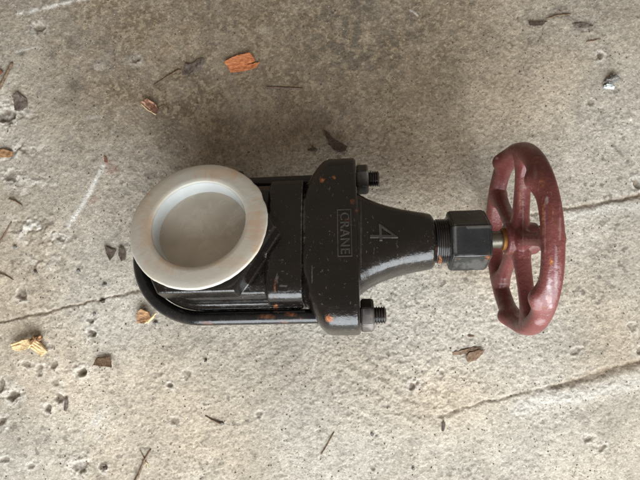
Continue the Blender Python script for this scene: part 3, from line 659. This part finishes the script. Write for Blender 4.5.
flake('leaf_fragment', [(120, 247), (124, 246.5), (127, 253), (126, 260), (122, 261), (119, 255)], M_LEAF, 'dark oval leaf fragment next to the plastic cap, the right one of two', 'leaf', .5, .2, .9, 17)
flake('leaf_fragment', [(65, 397), (68, 398), (69, 404), (67, 411), (64.5, 410), (64.5, 402)], M_LEAFG, 'narrow upright brown leaf fragment beside the floor pits at lower left', 'leaf', .4, 0, .5, 18)
# leaf + flat brown strip beside it, under the wheel
flake('dry_leaf', [(464.5, 357), (468, 352.5), (476, 350), (485, 348.5), (481, 355), (475, 360.5), (467, 361.5)], M_LEAFT, 'small oval brown leaf on the concrete below the handwheel', 'leaf', .5, .3, 1.6, 19)
flake('flat_sliver', [(452, 352), (462, 350), (473, 347), (482, 347), (474, 351), (462, 354.5), (453, 355.5)], M_TWIG, 'flat brown strip tucked behind the small oval leaf', 'wood sliver', .6, 0, .3, 20)
flake('flat_sliver', [(467, 335.2), (474, 335.6), (474, 337), (468, 337)], M_TWIG, 'tiny dark wood sliver above the small oval leaf', 'wood sliver', .5, 0, .2, 21)
flake('flat_sliver', [(443, 419), (445, 424), (443.5, 431), (441.5, 431), (442, 424)], M_LEAF, 'dark narrow upright wood sliver on the floor below the valve neck', 'wood sliver', .5, 0, .2, 22)
tw = stick('twig', [(133, 486), (139, 474), (145, 459), (151, 449)], (1.3, .7), M_TWIG, 'forked brown twig at the bottom edge left of centre', 'twig', seed=14)
stick('side_shoot', [(146, 463), (143.5, 456), (140, 449)], (.6, .3), M_TWIG, None, None, seed=15, parent=tw)
stick('side_shoot', [(144, 460), (148, 464), (148, 468)], (.5, .3), M_PALE, None, None, seed=16, parent=tw)
stick('twig', [(321, 454.5), (327, 445), (334, 432)], (.55, .6), M_TWIG, 'thin straight reddish twig near the bottom edge at centre', 'twig', seed=17)
tw = stick('twig', [(205, 415.5), (213, 420), (222, 424)], (.5, 1.0), M_TWIG, 'short dark twig with a pale lump on the lower left floor', 'twig', seed=18)
chunk('pale_lump', 222, 423.5, 4, 3, 2, M_STONEG, None, None, 8, 0, parent=tw)
# stones
st = empty('pebble', fl(609, 86)); tag(st, 'small white and grey stone chip at the upper right', 'stone chip')
chunk('white_face', 608, 87, 10, 4.5, 4.5, M_STONE, None, None, 3, -8, parent=st, rough=.6); chunk('grey_back', 611, 80.5, 11, 8, 6, M_STONEG, None, None, 5, 20, parent=st, rough=.6)
flake('flat_sliver', [(528, 22), (534, 22.5), (547, 22), (542, 26), (534, 26.5), (529, 26)], M_LEAF, 'dark brown wood sliver near the top edge at right', 'wood sliver', 1.2, .1, .5, 24)
stick('twig', [(545, 20), (556, 16), (570, 15)], (.4, .6), M_TWIG, 'faint grey twig beside the dark brown sliver at top right', 'twig', seed=19)
flake('flat_sliver', [(572, 24), (582, 23), (593, 26), (590, 28.5), (576, 28)], M_LEAFG, 'flat grey wood sliver right of the dark brown one at top right', 'wood sliver', .6, 0, .2, 25)
stick('twig', [(586, 42), (594, 41), (600, 39)], (.6, .4), M_TWIG, 'tiny dark twig above the white stone chip', 'twig', seed=21)
flake('leaf_fragment', [(104, 155), (107, 158), (108, 163), (105, 162)], M_LEAFR, 'tiny reddish brown leaf fragment above left of the plastic cap', 'leaf', .5, 0, .6, 26)
stick('twig', [(164, 330), (166, 326), (168, 322)], (.01, .01), M_TWIG, 'x', 'twig') if False else None
# dark crumbs one can tell apart
for i, (x, y, s, lab) in enumerate([(103, 301, 4.5, 'black angular crumb on the crack left of the clamp rod'), (105, 285, 4, 'black crumb above the crack left of the clamp rod'), (95, 314, 3.2, 'thin dark crumb between the crack and the two pits'),
                              (36, 271, 3, 'small dark crumb at left above the long crack'), (79, 271, 3.2, 'dark round crumb midway between left edge and clamp rod'), (16, 247, 3.6, 'black round crumb below the crumbly concrete patch at left'),
                              (206, 360, 3, 'dark crumb on the grey floor just below the clamp rod'), (413, 468, 3.2, 'black crumb near the bottom edge right of centre'), (372, 434, 3.2, 'black crumb below the trowel arcs'), (106, 467, 4, 'black crumb at the bottom edge left of the forked twig')]):
    chunk('crumb', x, y, s, s * .75, s * .6, M_STONEG if i % 3 else M_LEAF, lab, 'crumb', 20 + i, 37 * i, 'dark crumbs lying on the floor', .6)

# uncountable grit
def grit(count, mat_, name, label, smin, smax):
    V = []; F = []
    for i in range(count):
        x, y = rng.uniform(-.33, .33), rng.uniform(-.25, .25); s = rng.uniform(smin, smax) ** 1.0 / 1000; h_ = gz((x, y)); a = rng.uniform(0, 6.28); e = rng.uniform(.5, 1)
        k = len(V); j = rng.uniform(.7, 1.3, 6)
        for q, (u, v, w_) in enumerate([(1, 0, 0), (0, e, 0), (-1, 0, 0), (0, -e, 0), (0, 0, .7), (0, 0, -.5)]):
            V.append((x + s * j[q] * (u * math.cos(a) - v * math.sin(a)), y + s * j[q] * (u * math.sin(a) + v * math.cos(a)), h_ + s * .2 + s * w_))
        F += [(k, k + 1, k + 4), (k + 1, k + 2, k + 4), (k + 2, k + 3, k + 4), (k + 3, k, k + 4), (k + 1, k, k + 5), (k + 2, k + 1, k + 5), (k + 3, k + 2, k + 5), (k, k + 3, k + 5)]
    m_ = bpy.data.meshes.new(name); m_.from_pydata(V, [], F); o = mesh_obj(name, m_, mat_, smooth=False); tag(o, label, 'grit', kind='stuff')
M_GRITD = organic('dark_grit', (.05, .04, .03), (.13, .10, .08), 200); M_GRITP = organic('pale_grit', (.40, .37, .32), (.58, .55, .5), 200)
grit(2200, M_GRITD, 'dark_grit', 'fine dark grit scattered over the concrete', .25, .95)
grit(1800, M_GRITP, 'pale_grit', 'fine pale sand grains scattered over the concrete', .2, .65)
